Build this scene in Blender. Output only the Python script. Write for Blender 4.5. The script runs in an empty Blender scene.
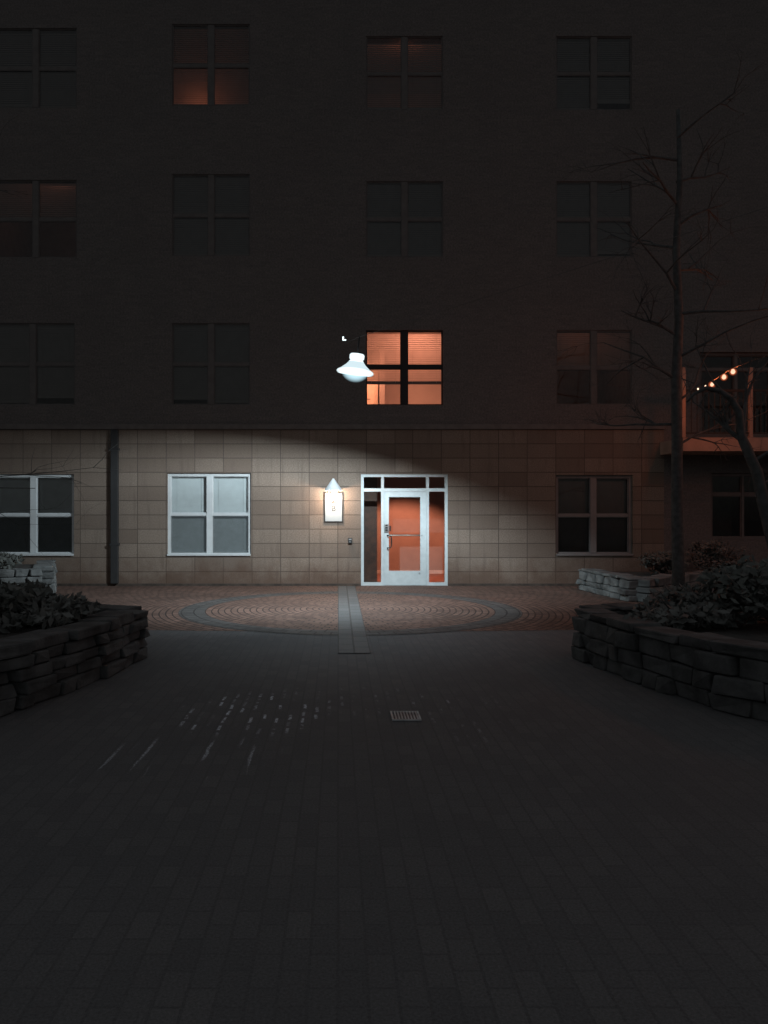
import bpy, bmesh, math, random
from mathutils import Vector, Matrix, Quaternion
R = math.radians
rnd = random.Random(7)
sc = bpy.context.scene
COL = sc.collection

# ------------------------------------------------------------------ camera frame of reference
F_PX, CX, CY, EYE, W = 774.0, 338.0, 512.0, 1.64, 17.15     # focal length in px, principal point, eye height, facade distance
def wx(px, d=W): return (px - CX) / F_PX * d
def wz(py, d=W): return EYE + (CY - py) / F_PX * d
def gd(py): return F_PX * EYE / (py - CY)

# ------------------------------------------------------------------ node helpers
class NT:
    def __init__(s, mat):
        s.t = mat.node_tree; s.n = s.t.nodes; s.l = s.t.links
    def node(s, typ, ins=None, **attrs):
        n = s.n.new(typ)
        for k, v in attrs.items(): setattr(n, k, v)
        for k, v in (ins or {}).items(): s.set(n, k, v)
        return n
    def set(s, n, k, v):
        if isinstance(v, bpy.types.NodeSocket): s.l.new(v, n.inputs[k])
        else: n.inputs[k].default_value = v
    def math(s, op, a, b=0.0, c=None, clamp=False):
        n = s.node('ShaderNodeMath', {0: a, 1: b}, operation=op, use_clamp=clamp)
        if c is not None: s.set(n, 2, c)
        return n.outputs[0]
    def mix(s, fac, a, b, typ='MIX'):
        n = s.node('ShaderNodeMix', data_type='RGBA', blend_type=typ)
        s.set(n, 0, fac); s.set(n, 6, a); s.set(n, 7, b)
        return n.outputs[2]
    def ramp(s, fac, a, b):
        n = s.node('ShaderNodeMapRange', {0: fac, 1: a, 2: b}, clamp=True, interpolation_type='SMOOTHSTEP')
        return n.outputs[0]
    def noise(s, vec, scale, detail=3, rough=.55):
        return s.node('ShaderNodeTexNoise', {'Vector': vec, 'Scale': scale, 'Detail': detail, 'Roughness': rough}).outputs[0]
    def obj(s): return s.node('ShaderNodeTexCoord').outputs['Object']
    def sep(s, v):
        n = s.node('ShaderNodeSeparateXYZ', {0: v}); return n.outputs
    def comb(s, x, y, z=0.0):
        return s.node('ShaderNodeCombineXYZ', {0: x, 1: y, 2: z}).outputs[0]
    def bump(s, h, strength, dist):
        return s.node('ShaderNodeBump', {'Height': h, 'Strength': strength, 'Distance': dist}).outputs[0]

def c4(c): return (c[0], c[1], c[2], 1.0)
def new_mat(name):
    m = bpy.data.materials.new(name); m.use_nodes = True
    t = NT(m); p = t.n['Principled BSDF']
    return m, t, p

def plain(name, col, rough=.6, metal=0.0, var=.12, scale=6.0, bump=0.0):
    m, t, p = new_mat(name)
    o = t.obj()
    n = t.noise(o, scale, 4)
    dark = tuple(v * (1 - var) for v in col); light = tuple(min(1, v * (1 + var)) for v in col)
    t.set(p, 'Base Color', t.mix(t.ramp(n, .3, .7), c4(dark), c4(light)))
    t.set(p, 'Roughness', t.math('MULTIPLY_ADD', n, .2, rough - .1))
    t.set(p, 'Metallic', metal)
    if bump: t.set(p, 'Normal', t.bump(t.noise(o, scale * 6, 5), .6, bump))
    return m

def emit(name, col, strength, mix_transp=0.0):
    m, t, p = new_mat(name)
    e = t.node('ShaderNodeEmission', {0: c4(col), 1: strength})
    out = t.n['Material Output']
    if mix_transp:
        tr = t.node('ShaderNodeBsdfTransparent')
        mx = t.node('ShaderNodeMixShader', {0: mix_transp, 1: e.outputs[0], 2: tr.outputs[0]})
        t.l.new(mx.outputs[0], out.inputs[0])
    else: t.l.new(e.outputs[0], out.inputs[0])
    return m

def soft_emit(name, col, s_mid, s_edge, fade, clear=0.0):
    # lit glass and halo shells: bright where looked at squarely, thinner light and some see-through towards its edge
    m, t, p = new_mat(name)
    f = t.node('ShaderNodeLayerWeight', {0: .5}).outputs['Facing']
    e = t.node('ShaderNodeEmission', {0: c4(col), 1: t.node('ShaderNodeMapRange', {0: f, 1: 0.0, 2: 1.0, 3: s_mid, 4: s_edge}).outputs[0]})
    tr = t.node('ShaderNodeBsdfTransparent')
    mx = t.node('ShaderNodeMixShader', {0: t.math('MULTIPLY_ADD', t.ramp(f, fade, 1.0), 1 - clear, clear), 1: e.outputs[0], 2: tr.outputs[0]})
    t.l.new(mx.outputs[0], t.n['Material Output'].inputs[0])
    return m

def stone_mat(name, xoff):
    m, t, p = new_mat(name)
    s = t.sep(t.obj())
    v = t.comb(t.math('SUBTRACT', s[0], xoff), s[2])
    br = t.node('ShaderNodeTexBrick', {'Vector': v, 'Scale': 1.0, 'Color1': (.325, .262, .212, 1), 'Color2': (.19, .142, .112, 1),
        'Mortar': (.085, .068, .057, 1), 'Mortar Size': .008, 'Mortar Smooth': .15, 'Bias': -.2, 'Brick Width': .634, 'Row Height': .315},
        offset=0.0, squash=1.0)
    o = t.obj()
    big = t.noise(o, 1.1, 5, .6)
    col = t.mix(t.math('MULTIPLY', t.ramp(big, .42, .75), .55), br.outputs[0], (.22, .17, .14, 1))
    drip = t.noise(t.comb(t.math('MULTIPLY', s[0], 7.0), 0.0, t.math('MULTIPLY', s[2], .7)), 1.0, 4, .7)
    col = t.mix(t.math('MULTIPLY', t.ramp(drip, .52, .72), .5), col, (.13, .10, .085, 1))
    fine = t.noise(o, 38, 5, .8)
    col = t.mix(t.ramp(fine, .32, .68), t.mix(.75, col, (.15, .12, .10, 1)), col)
    # damp, dirty foot of the wall with an uneven edge
    foot = t.ramp(t.math('ADD', s[2], t.math('MULTIPLY', t.math('SUBTRACT', t.noise(o, 2.2, 5, .65), .5), 1.3)), .75, .0)
    col = t.mix(t.math('MULTIPLY', foot, .75), col, (.115, .07, .05, 1))
    t.set(p, 'Base Color', col); t.set(p, 'Roughness', .86); t.set(p, 'Specular IOR Level', .2)
    h = t.math('ADD', t.math('MULTIPLY', br.outputs[1], -1.0), t.math('MULTIPLY', fine, .5))
    t.set(p, 'Normal', t.bump(h, .7, .012))
    return m

def brick_mat():
    m, t, p = new_mat('dark_red_brick')
    o = t.obj(); s = t.sep(o)
    br = t.node('ShaderNodeTexBrick', {'Vector': t.comb(s[0], s[2]), 'Scale': 1.0, 'Color1': (.178, .160, .152, 1), 'Color2': (.150, .138, .133, 1),
        'Mortar': (.165, .152, .147, 1), 'Mortar Size': .006, 'Brick Width': .215, 'Row Height': .075}, offset=.5)
    n = t.noise(o, .8, 5, .6)
    col = t.mix(t.math('MULTIPLY', t.ramp(n, .35, .7), .5), br.outputs[0], (.145, .132, .127, 1))
    g = t.node('ShaderNodeMapRange', {0: t.noise(o, 26, 4, .8), 1: .3, 2: .7, 3: .62, 4: 1.3}).outputs[0]      # sand-faced, gritty bricks
    t.set(p, 'Base Color', t.mix(1.0, col, t.comb(g, g, g), 'MULTIPLY'))
    t.set(p, 'Roughness', .9); t.set(p, 'Specular IOR Level', .2)
    t.set(p, 'Normal', t.bump(t.math('MULTIPLY', br.outputs[1], -1.0), .5, .006))
    return m

def polar_paver_mat(name, c1, c2, mortar, k=6.0, row=.105):
    m, t, p = new_mat(name)
    o = t.obj(); s = t.sep(o)
    r = t.math('POWER', t.math('ADD', t.math('MULTIPLY', s[0], s[0]), t.math('MULTIPLY', s[1], s[1])), .5)
    th = t.math('ARCTAN2', s[1], s[0])
    # number of bricks per ring grows with the radius: the angle is scaled by a stepped radius
    kk = t.math('MAXIMUM', t.math('ROUND', t.math('MULTIPLY', r, .8)), 1.0)
    v = t.comb(t.math('MULTIPLY', th, t.math('MULTIPLY', kk, 1.25)), r)
    br = t.node('ShaderNodeTexBrick', {'Vector': v, 'Scale': 1.0, 'Color1': c4(c1), 'Color2': c4(c2), 'Mortar': c4(mortar),
        'Mortar Size': .012, 'Mortar Smooth': .3, 'Brick Width': .2, 'Row Height': row}, offset=.5)
    big = t.noise(o, .9, 5, .65)
    col = t.mix(t.math('MULTIPLY', t.ramp(big, .38, .72), .6), br.outputs[0], c4(tuple(v_ * .5 for v_ in c2)))
    fine = t.noise(o, 45, 4, .7)
    col = t.mix(t.math('MULTIPLY', t.ramp(fine, .7, .3), .45), col, c4(tuple(v_ * .35 for v_ in c2)))
    t.set(p, 'Base Color', col)
    t.set(p, 'Roughness', t.math('MULTIPLY_ADD', big, .3, .6)); t.set(p, 'Specular IOR Level', .3)
    h = t.math('ADD', t.math('MULTIPLY', br.outputs[1], -1.0), t.math('MULTIPLY', t.noise(o, 9, 3), 1.1))
    t.set(p, 'Normal', t.bump(h, 1.0, .009))
    return m

def ground_mat():
    m, t, p = new_mat('grey_brick_pavers')
    o = t.obj(); s = t.sep(o)
    v = t.comb(s[1], s[0])
    def bt(ms):
        return t.node('ShaderNodeTexBrick', {'Vector': v, 'Scale': 1.0, 'Color1': (.122, .123, .126, 1), 'Color2': (.146, .146, .147, 1),
            'Mortar': (.112, .113, .115, 1), 'Mortar Size': ms, 'Mortar Smooth': .1, 'Brick Width': .205, 'Row Height': .103}, offset=.5)
    br = bt(.006)
    big = t.noise(o, .7, 5, .6)
    col = t.mix(t.math('MULTIPLY', t.ramp(big, .35, .7), .5), br.outputs[0], (.108, .110, .114, 1))
    grit = t.node('ShaderNodeMapRange', {0: t.noise(o, 85, 4, .85), 1: .3, 2: .7, 3: .6, 4: 1.38}).outputs[0]
    col = t.mix(1.0, col, t.comb(grit, grit, grit), 'MULTIPLY')
    # glints painted as pale dashes along the joints, with a fainter trail in front
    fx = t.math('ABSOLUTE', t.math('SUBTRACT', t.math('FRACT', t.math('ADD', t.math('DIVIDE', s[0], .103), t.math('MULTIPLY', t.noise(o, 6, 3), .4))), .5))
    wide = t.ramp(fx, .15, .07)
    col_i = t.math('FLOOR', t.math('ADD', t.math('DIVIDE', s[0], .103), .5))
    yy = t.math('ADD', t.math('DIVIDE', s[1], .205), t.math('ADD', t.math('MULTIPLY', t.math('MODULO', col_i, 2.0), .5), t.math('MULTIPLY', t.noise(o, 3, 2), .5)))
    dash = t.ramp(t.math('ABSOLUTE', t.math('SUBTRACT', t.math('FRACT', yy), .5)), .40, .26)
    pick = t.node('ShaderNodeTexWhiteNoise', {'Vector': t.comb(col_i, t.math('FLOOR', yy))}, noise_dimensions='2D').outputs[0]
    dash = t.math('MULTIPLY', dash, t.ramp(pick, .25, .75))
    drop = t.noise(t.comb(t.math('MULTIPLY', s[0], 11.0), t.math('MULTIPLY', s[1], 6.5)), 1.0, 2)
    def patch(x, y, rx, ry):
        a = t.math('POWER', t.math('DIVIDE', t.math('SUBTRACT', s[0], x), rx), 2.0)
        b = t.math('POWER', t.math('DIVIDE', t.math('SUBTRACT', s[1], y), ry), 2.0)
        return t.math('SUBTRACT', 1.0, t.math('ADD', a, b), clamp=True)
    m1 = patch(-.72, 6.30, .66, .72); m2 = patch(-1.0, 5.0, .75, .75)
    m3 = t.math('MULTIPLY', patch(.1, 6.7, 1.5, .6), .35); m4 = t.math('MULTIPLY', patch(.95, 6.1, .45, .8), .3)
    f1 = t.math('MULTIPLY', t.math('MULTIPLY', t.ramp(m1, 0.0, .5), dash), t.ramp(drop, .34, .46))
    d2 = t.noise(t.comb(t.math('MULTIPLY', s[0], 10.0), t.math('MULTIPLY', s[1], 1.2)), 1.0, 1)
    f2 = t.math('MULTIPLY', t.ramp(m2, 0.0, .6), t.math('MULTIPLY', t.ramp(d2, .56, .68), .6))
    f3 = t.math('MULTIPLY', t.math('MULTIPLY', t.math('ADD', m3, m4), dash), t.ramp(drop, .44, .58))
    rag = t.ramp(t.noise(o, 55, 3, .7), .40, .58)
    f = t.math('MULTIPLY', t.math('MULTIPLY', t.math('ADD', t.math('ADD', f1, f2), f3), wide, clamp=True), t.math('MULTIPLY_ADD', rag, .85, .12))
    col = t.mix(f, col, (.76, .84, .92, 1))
    t.set(p, 'Base Color', col); t.set(p, 'Roughness', .8); t.set(p, 'Specular IOR Level', .25)
    h = t.math('ADD', t.math('MULTIPLY', br.outputs[1], -1.0), t.math('MULTIPLY', t.noise(o, 12, 3), .8))
    t.set(p, 'Normal', t.bump(h, .4, .005))
    return m

def slab_mat():
    m, t, p = new_mat('grey_strip_pavers')
    o = t.obj(); s = t.sep(o)
    br = t.node('ShaderNodeTexBrick', {'Vector': t.comb(s[1], s[0]), 'Scale': 1.0, 'Color1': (.12, .124, .125, 1), 'Color2': (.085, .09, .092, 1),
        'Mortar': (.04, .04, .04, 1), 'Mortar Size': .012, 'Brick Width': .40, 'Row Height': .19}, offset=0.5)
    n = t.noise(o, 14, 5, .7)
    t.set(p, 'Base Color', t.mix(t.ramp(n, .3, .7), t.mix(.5, br.outputs[0], (.09, .09, .09, 1)), br.outputs[0]))
    t.set(p, 'Roughness', .75)
    t.set(p, 'Normal', t.bump(t.math('MULTIPLY_ADD', br.outputs[1], -1.0, n), .6, .01))
    return m

def glass_mat(name='window_glass', rough=.015, refl=1.1):
    m, t, p = new_mat(name)
    fr = t.node('ShaderNodeFresnel', {0: 1.5})
    tr = t.node('ShaderNodeBsdfTransparent', {0: (.93, .96, .95, 1)})
    gl = t.node('ShaderNodeBsdfGlossy', {'Roughness': rough})
    mx = t.node('ShaderNodeMixShader', {0: t.math('MULTIPLY', fr.outputs[0], refl, clamp=True), 1: tr.outputs[0], 2: gl.outputs[0]})
    t.l.new(mx.outputs[0], t.n['Material Output'].inputs[0])
    return m

def translucent(name, col, trans=.45):
    m, t, p = new_mat(name)
    n = t.noise(t.obj(), 5, 3)
    c = t.mix(t.ramp(n, .3, .7), c4(tuple(v * .92 for v in col)), c4(col))
    d = t.node('ShaderNodeBsdfDiffuse', {0: c}); tl = t.node('ShaderNodeBsdfTranslucent', {0: c})
    mx = t.node('ShaderNodeMixShader', {0: trans, 1: d.outputs[0], 2: tl.outputs[0]})
    t.l.new(mx.outputs[0], t.n['Material Output'].inputs[0])
    return m

def screen_mat():
    m, t, p = new_mat('insect_screen_mesh')
    tr = t.node('ShaderNodeBsdfTransparent'); d = t.node('ShaderNodeBsdfDiffuse', {0: (.10, .115, .12, 1)})
    n = t.noise(t.obj(), 8, 3)
    mx = t.node('ShaderNodeMixShader', {0: t.math('MULTIPLY_ADD', n, .1, .45), 1: tr.outputs[0], 2: d.outputs[0]})
    t.l.new(mx.outputs[0], t.n['Material Output'].inputs[0])
    return m

def leaf_mat(name, col):
    m, t, p = new_mat(name)
    n = t.noise(t.obj(), 4, 4)
    t.set(p, 'Base Color', t.mix(t.ramp(n, .3, .7), c4(tuple(v * .7 for v in col)), c4(tuple(v * 1.35 for v in col))))
    t.set(p, 'Roughness', .6); t.set(p, 'Specular IOR Level', .25)
    return m

M = {}
M['stone_a'] = stone_mat('sawn_stone_blocks', wx(280.6))
M['stone_b'] = stone_mat('sawn_stone_blocks_east', wx(470.0))
M['brick'] = brick_mat()
M['band'] = plain('stone_band', (.16, .145, .137), .85, bump=.004)
M['plinth'] = plain('dirty_stone_plinth', (.07, .054, .044), .9, var=.3, bump=.004)
M['white'] = plain('white_window_frame', (.66, .70, .71), .45, var=.05)
M['grey_white'] = plain('dulled_window_frame', (.24, .23, .225), .55, var=.08)  # white frame darkened for the weaker light on the right-hand window
M['tan'] = plain('weathered_dark_frame', (.135, .125, .12), .8)  # dark frame tone, close to the brick
M['alu'] = plain('pale_painted_aluminium', (.62, .70, .72), .42, var=.06, scale=9)
M['chrome'] = plain('brushed_steel', (.5, .5, .5), .35, 1.0)
M['dark'] = plain('dark_bronze_metal', (.03, .03, .031), .85)
M['black'] = plain('black_plastic', (.03, .03, .03), .5)
M['glass'] = glass_mat()
M['glass_door'] = glass_mat('entrance_glass', .03, .6)
M['screen'] = screen_mat()
M['blind'] = translucent('white_blind_slats', (.80, .84, .86), .22)
M['blind_thin'] = translucent('thin_blind_slats', (.62, .57, .53), .62)
M['blind_dim'] = translucent('dusty_blind_slats', (.36, .33, .31), .6)  # slats darkened so the faintly lit windows stay dim
M['blind_dusty'] = translucent('old_beige_blind_slats', (.25, .222, .21), .1)  # darker slat copy, shade put into the colour so unlit windows blend in
M['rail'] = plain('blind_rail', (.10, .085, .08), .6)
M['room'] = plain('painted_room_wall', (.46, .42, .39), .9, var=.05, scale=2)
M['room_dark'] = plain('dim_room_wall', (.16, .16, .16), .9)
M['lobby_wall'] = plain('lobby_plaster', (.20, .17, .155), .9, var=.10, scale=2.2)
M['lobby_floor'] = plain('lobby_floor_tiles', (.14, .07, .05), .5, var=.3, scale=3)
M['lobby_ceiling'] = plain('lobby_ceiling', (.05, .05, .05), .9)
M['pier'] = plain('dark_stained_panelling', (.085, .032, .020), .6, var=.3)  # dark brown standing in for shade behind the left sidelight
M['skirting'] = plain('pale_skirting', (.36, .33, .31), .5)
M['wood_door'] = plain('painted_inner_door', (.75, .66, .55), .5, var=.05)
M['plaza'] = polar_paver_mat('red_plaza_pavers', (.27, .165, .13), (.165, .105, .085), (.04, .034, .032))
M['ring'] = polar_paver_mat('blue_grey_ring_pavers', (.135, .13, .126), (.10, .098, .096), (.045, .043, .042), row=.2)
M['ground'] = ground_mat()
M['strip'] = slab_mat()
M['rock'] = plain('rough_limestone', (.088, .09, .09), .95, var=.4, scale=4, bump=.02)
M['rock_pale'] = plain('pale_rough_limestone', (.165, .178, .178), .95, var=.35, scale=4, bump=.02)
M['soil'] = plain('planting_soil', (.07, .065, .06), .95, var=.3, bump=.02)
M['leaf'] = leaf_mat('evergreen_leaves', (.12, .13, .12))
M['leaf2'] = leaf_mat('grey_green_leaves', (.13, .135, .128))
M['bark'] = plain('dark_bark', (.075, .078, .078), .9, var=.3, scale=12, bump=.01)
M['fascia'] = plain('balcony_fascia', (.36, .25, .20), .8, var=.15, scale=3)
M['steel'] = plain('galvanised_grate', (.42, .44, .45), .5, .0, var=.3)
M['sign_face'] = plain('white_sign_face', (.37, .43, .46), .5, var=.03)
M['sign_mark'] = plain('grey_sign_lettering', (.07, .07, .07), .6)
M['sign_leaf'] = plain('brown_sign_emblem', (.16, .08, .06), .6)
M['lamp_metal'] = plain('pale_lamp_metal', (.60, .64, .66), .45, var=.05)
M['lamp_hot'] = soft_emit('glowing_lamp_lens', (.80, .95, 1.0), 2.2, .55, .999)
M['lamp_cone'] = emit('lit_prismatic_glass', (.66, .82, .88), 1.05)
M['lamp_bowl'] = soft_emit('lamp_drop_glass', (.50, .74, .84), 2.0, .12, .10, .5)  # emission painted as the soft halo below the lamp rim
M['bulb_warm'] = emit('warm_sconce_bulb', (1.0, .90, .80), 14.0)
M['bulb_amber'] = emit('amber_string_bulb', (1.0, .62, .42), 2.6)
M['globe_red'] = soft_emit('amber_frosted_globe', (1.0, .20, .07), .55, .02, .05, .45)  # glow colour for the halo shells round the bulbs

# ------------------------------------------------------------------ mesh helpers
class MB:
    def __init__(s): s.b = bmesh.new()
    def box(s, x0, x1, y0, y1, z0, z1, bevel=0.0):
        vs = [s.b.verts.new((x, y, z)) for x in (x0, x1) for y in (y0, y1) for z in (z0, z1)]
        fs = [s.b.faces.new([vs[i] for i in q]) for q in ((0, 1, 3, 2), (4, 6, 7, 5), (0, 4, 5, 1), (2, 3, 7, 6), (0, 2, 6, 4), (1, 5, 7, 3))]
        if bevel:
            es = list({e for f in fs for e in f.edges})
            bmesh.ops.bevel(s.b, geom=es, offset=bevel, segments=2, affect='EDGES', profile=.5)
        return s
    def quad(s, *pts):
        s.b.faces.new([s.b.verts.new(p) for p in pts]); return s
    def tube(s, pts, radii, n=8, cap=True):
        rings = []
        prev = None
        for i, p in enumerate(pts):
            p = Vector(p)
            a = Vector(pts[max(i - 1, 0)]); c = Vector(pts[min(i + 1, len(pts) - 1)])
            t = (c - a).normalized()
            if prev is None:
                u = t.orthogonal().normalized()
            else:
                u = (prev - t * prev.dot(t)).normalized()
            prev = u; v = t.cross(u)
            r = radii[i] if hasattr(radii, '__len__') else radii
            rings.append([s.b.verts.new(p + (u * math.cos(2 * math.pi * k / n) + v * math.sin(2 * math.pi * k / n)) * r) for k in range(n)])
        for a, c in zip(rings, rings[1:]):
            for k in range(n): s.b.faces.new((a[k], a[(k + 1) % n], c[(k + 1) % n], c[k]))
        if cap:
            s.b.faces.new(rings[0][::-1]); s.b.faces.new(rings[-1])
        return s
    def lathe(s, prof, n=40, mat=Matrix()):
        rings = []
        for r, z in prof:
            if r < 1e-5: rings.append([s.b.verts.new(mat @ Vector((0, 0, z)))])
            else: rings.append([s.b.verts.new(mat @ Vector((r * math.cos(2 * math.pi * k / n), r * math.sin(2 * math.pi * k / n), z))) for k in range(n)])
        for a, c in zip(rings, rings[1:]):
            for k in range(n):
                q = [a[k % len(a)], a[(k + 1) % len(a)], c[(k + 1) % len(c)], c[k % len(c)]]
                q = list(dict.fromkeys(q))
                if len(q) > 2: s.b.faces.new(q)
        return s
    def build(s, name, mat, parent=None, loc=(0, 0, 0), smooth=False):
        bmesh.ops.remove_doubles(s.b, verts=s.b.verts, dist=1e-5)
        bmesh.ops.recalc_face_normals(s.b, faces=s.b.faces)
        me = bpy.data.meshes.new(name); s.b.to_mesh(me); s.b.free()
        if smooth:
            for p in me.polygons: p.use_smooth = True
        me.materials.append(mat)
        o = bpy.data.objects.new(name, me); COL.objects.link(o)
        o.parent = parent; o.location = loc
        return o

def tag(o, label=None, cat=None, group=None, kind=None):
    if label: o['label'] = label
    if cat: o['category'] = cat
    if group: o['group'] = group
    if kind: o['kind'] = kind
    return o
def empty(name, loc, label, cat, group=None):
    o = bpy.data.objects.new(name, None); o.empty_display_size = .2
    COL.objects.link(o); o.location = loc
    return tag(o, label, cat, group)
def lamp(name, typ, loc, power, col, parent=None, **kw):
    l = bpy.data.lights.new(name, typ); l.energy = power; l.color = col
    for k, v in kw.items(): setattr(l, k, v)
    o = bpy.data.objects.new(name, l); COL.objects.link(o); o.location = loc; o.parent = parent
    return o
def aim(o, d): o.rotation_mode = 'QUATERNION'; o.rotation_quaternion = Vector(d).to_track_quat('-Z', 'Y')

# ------------------------------------------------------------------ ground
g = MB()
g.quad((-150, -120, 0), (150, -120, 0), (150, 180, 0), (-150, 180, 0))
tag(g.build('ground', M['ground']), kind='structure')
RC = (.2, 13.1)                                            # centre of the paved circle
g = MB()
pts = []
for i in range(65):                                        # plaza: straight along the facade, bowed towards the path
    a = math.pi + math.pi * i / 64
    pts.append((8.6 * math.cos(a), 2.5 * math.sin(a), 0))
vs = [g.b.verts.new(p) for p in pts] + [g.b.verts.new((8.6, W - RC[1] + .1, 0)), g.b.verts.new((-8.6, W - RC[1] + .1, 0))]
g.b.faces.new(vs)
tag(g.build('plaza_paving', M['plaza'], loc=(RC[0], RC[1], .003)), kind='structure')
g = MB()
for i in range(96):
    a, b = 2 * math.pi * i / 96, 2 * math.pi * (i + 1) / 96
    r0, r1 = 2.42, 2.84
    g.quad((r0 * math.cos(a), r0 * math.sin(a), 0), (r1 * math.cos(a), r1 * math.sin(a), 0), (r1 * math.cos(b), r1 * math.sin(b), 0), (r0 * math.cos(b), r0 * math.sin(b), 0))
tag(g.build('ring_paving', M['ring'], loc=(RC[0], RC[1], .006)), kind='structure')
g = MB()
g.quad((0, 0, 0), (.38, 0, 0), (.38, 8.1, 0), (0, 8.1, 0))
tag(g.build('paved_strip', M['strip'], loc=(0, 8.95, .009)), kind='structure')

# ------------------------------------------------------------------ building
B = empty('apartment_building', (0, W, 0), 'dark brick apartment block with pale stone ground floor and a lit glass entrance', 'building')
TH = .30
def wall(name, x0, x1, z0, z1, holes, mat, y=0.0):
    xs = sorted({x0, x1} | {h[0] for h in holes} | {h[1] for h in holes}); zs = sorted({z0, z1} | {h[2] for h in holes} | {h[3] for h in holes})
    xs = [x for x in xs if x0 <= x <= x1]; zs = [z for z in zs if z0 <= z <= z1]
    m = MB()
    def inside(a, c): return any(h[0] - 1e-6 < a < h[1] + 1e-6 and h[2] - 1e-6 < c < h[3] + 1e-6 for h in holes)
    for i in range(len(xs) - 1):
        for j in range(len(zs) - 1):
            a, b, c, d = xs[i], xs[i + 1], zs[j], zs[j + 1]
            if inside((a + b) / 2, (c + d) / 2): continue
            m.quad((a, y, c), (b, y, c), (b, y, d), (a, y, d)); m.quad((a, y + TH, c), (a, y + TH, d), (b, y + TH, d), (b, y + TH, c))
    for h in holes:
        a, b = max(h[0], x0), min(h[1], x1); c, d = max(h[2], z0), min(h[3], z1)
        if a >= b or c >= d: continue
        if h[0] >= x0: m.quad((a, y, c), (a, y, d), (a, y + TH, d), (a, y + TH, c))
        if h[1] <= x1: m.quad((b, y, c), (b, y + TH, c), (b, y + TH, d), (b, y, d))
        if h[3] <= z1: m.quad((a, y, d), (b, y, d), (b, y + TH, d), (a, y + TH, d))
        if h[2] > z0 : m.quad((a, y, c), (a, y + TH, c), (b, y + TH, c), (b, y, c))
    return m.build(name, mat, B)

def H(px0, px1, py0, py1): return (wx(px0), wx(px1), wz(py1), wz(py0))
G_A, G_B, G_E = H(-10, 74, 474, 556), H(167, 251, 473, 556), H(556, 633, 475, 556)
G_G = H(711, 778, 473, 540)
DOOR = (wx(361), wx(448), 0.0, wz(474))
F2 = [H(-10, 75, 323, 405), H(172, 250, 323, 405), H(366, 443, 330, 405), H(556, 632, 330, 405)]
F3 = [H(-6, 77, 180, 258), H(172, 250, 174, 256), H(366, 443, 181, 257), H(556, 632, 181, 257)]
F4 = [H(-6, 77, 28, 108), H(172, 250, 24, 106), H(366, 443, 36, 110), H(556, 632, 36, 110)]
BALC_DOOR = H(700, 775, 352, 436)
xm = wx(404.5); zs = 3.465; xr = wx(664)
wall('stone_wall', -13.0, xm, 0, zs, [G_A, G_B, DOOR], M['stone_a'])
wall('stone_wall', xm, xr, 0, zs, [DOOR, G_E], M['stone_b'])
wall('brick_wall', -13.0, xr, zs, 15.2, F2 + F3 + F4, M['brick'])
wall('brick_wall', xr, 15.0, 0, 15.2, [G_G, BALC_DOOR], M['brick'], .0)
m = MB(); m.box(-13.0, xr, -.045, -.002, zs + .005, zs + .12, .006); m.build('string_course', M['band'], B)
m = MB()
m.box(-13.0, -12.7, TH + .003, 12, 0, 15.2); m.box(14.7, 15.0, TH + .003, 12, 0, 15.2); m.box(-12.7, 14.7, 11.7, 12, 0, 15.2)
m.build('side_wall', M['brick'], B)
m = MB(); m.box(-13.05, 15.05, -.12, 12.05, 15.204, 15.45); m.build('roof', M['band'], B)
m = MB()                                                     # plinth line at the foot of the wall
m.box(-13.0, DOOR[0] - .005, -.03, -.002, 0.0, .055); m.box(DOOR[1] + .005, xr, -.03, -.002, 0.0, .055)
m.build('plinth', M['plinth'], B)

def room(x0, x1, z0, z1, depth, mat, y0=TH + .004):
    m = MB(); m.box(x0, x1, y0, y0 + depth, z0, z1)
    for f in list(m.b.faces):                                # open towards the window
        if all(abs(v.co.y - y0) < 1e-4 for v in f.verts): m.b.faces.remove(f)
    return m.build('room', mat, B)

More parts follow.
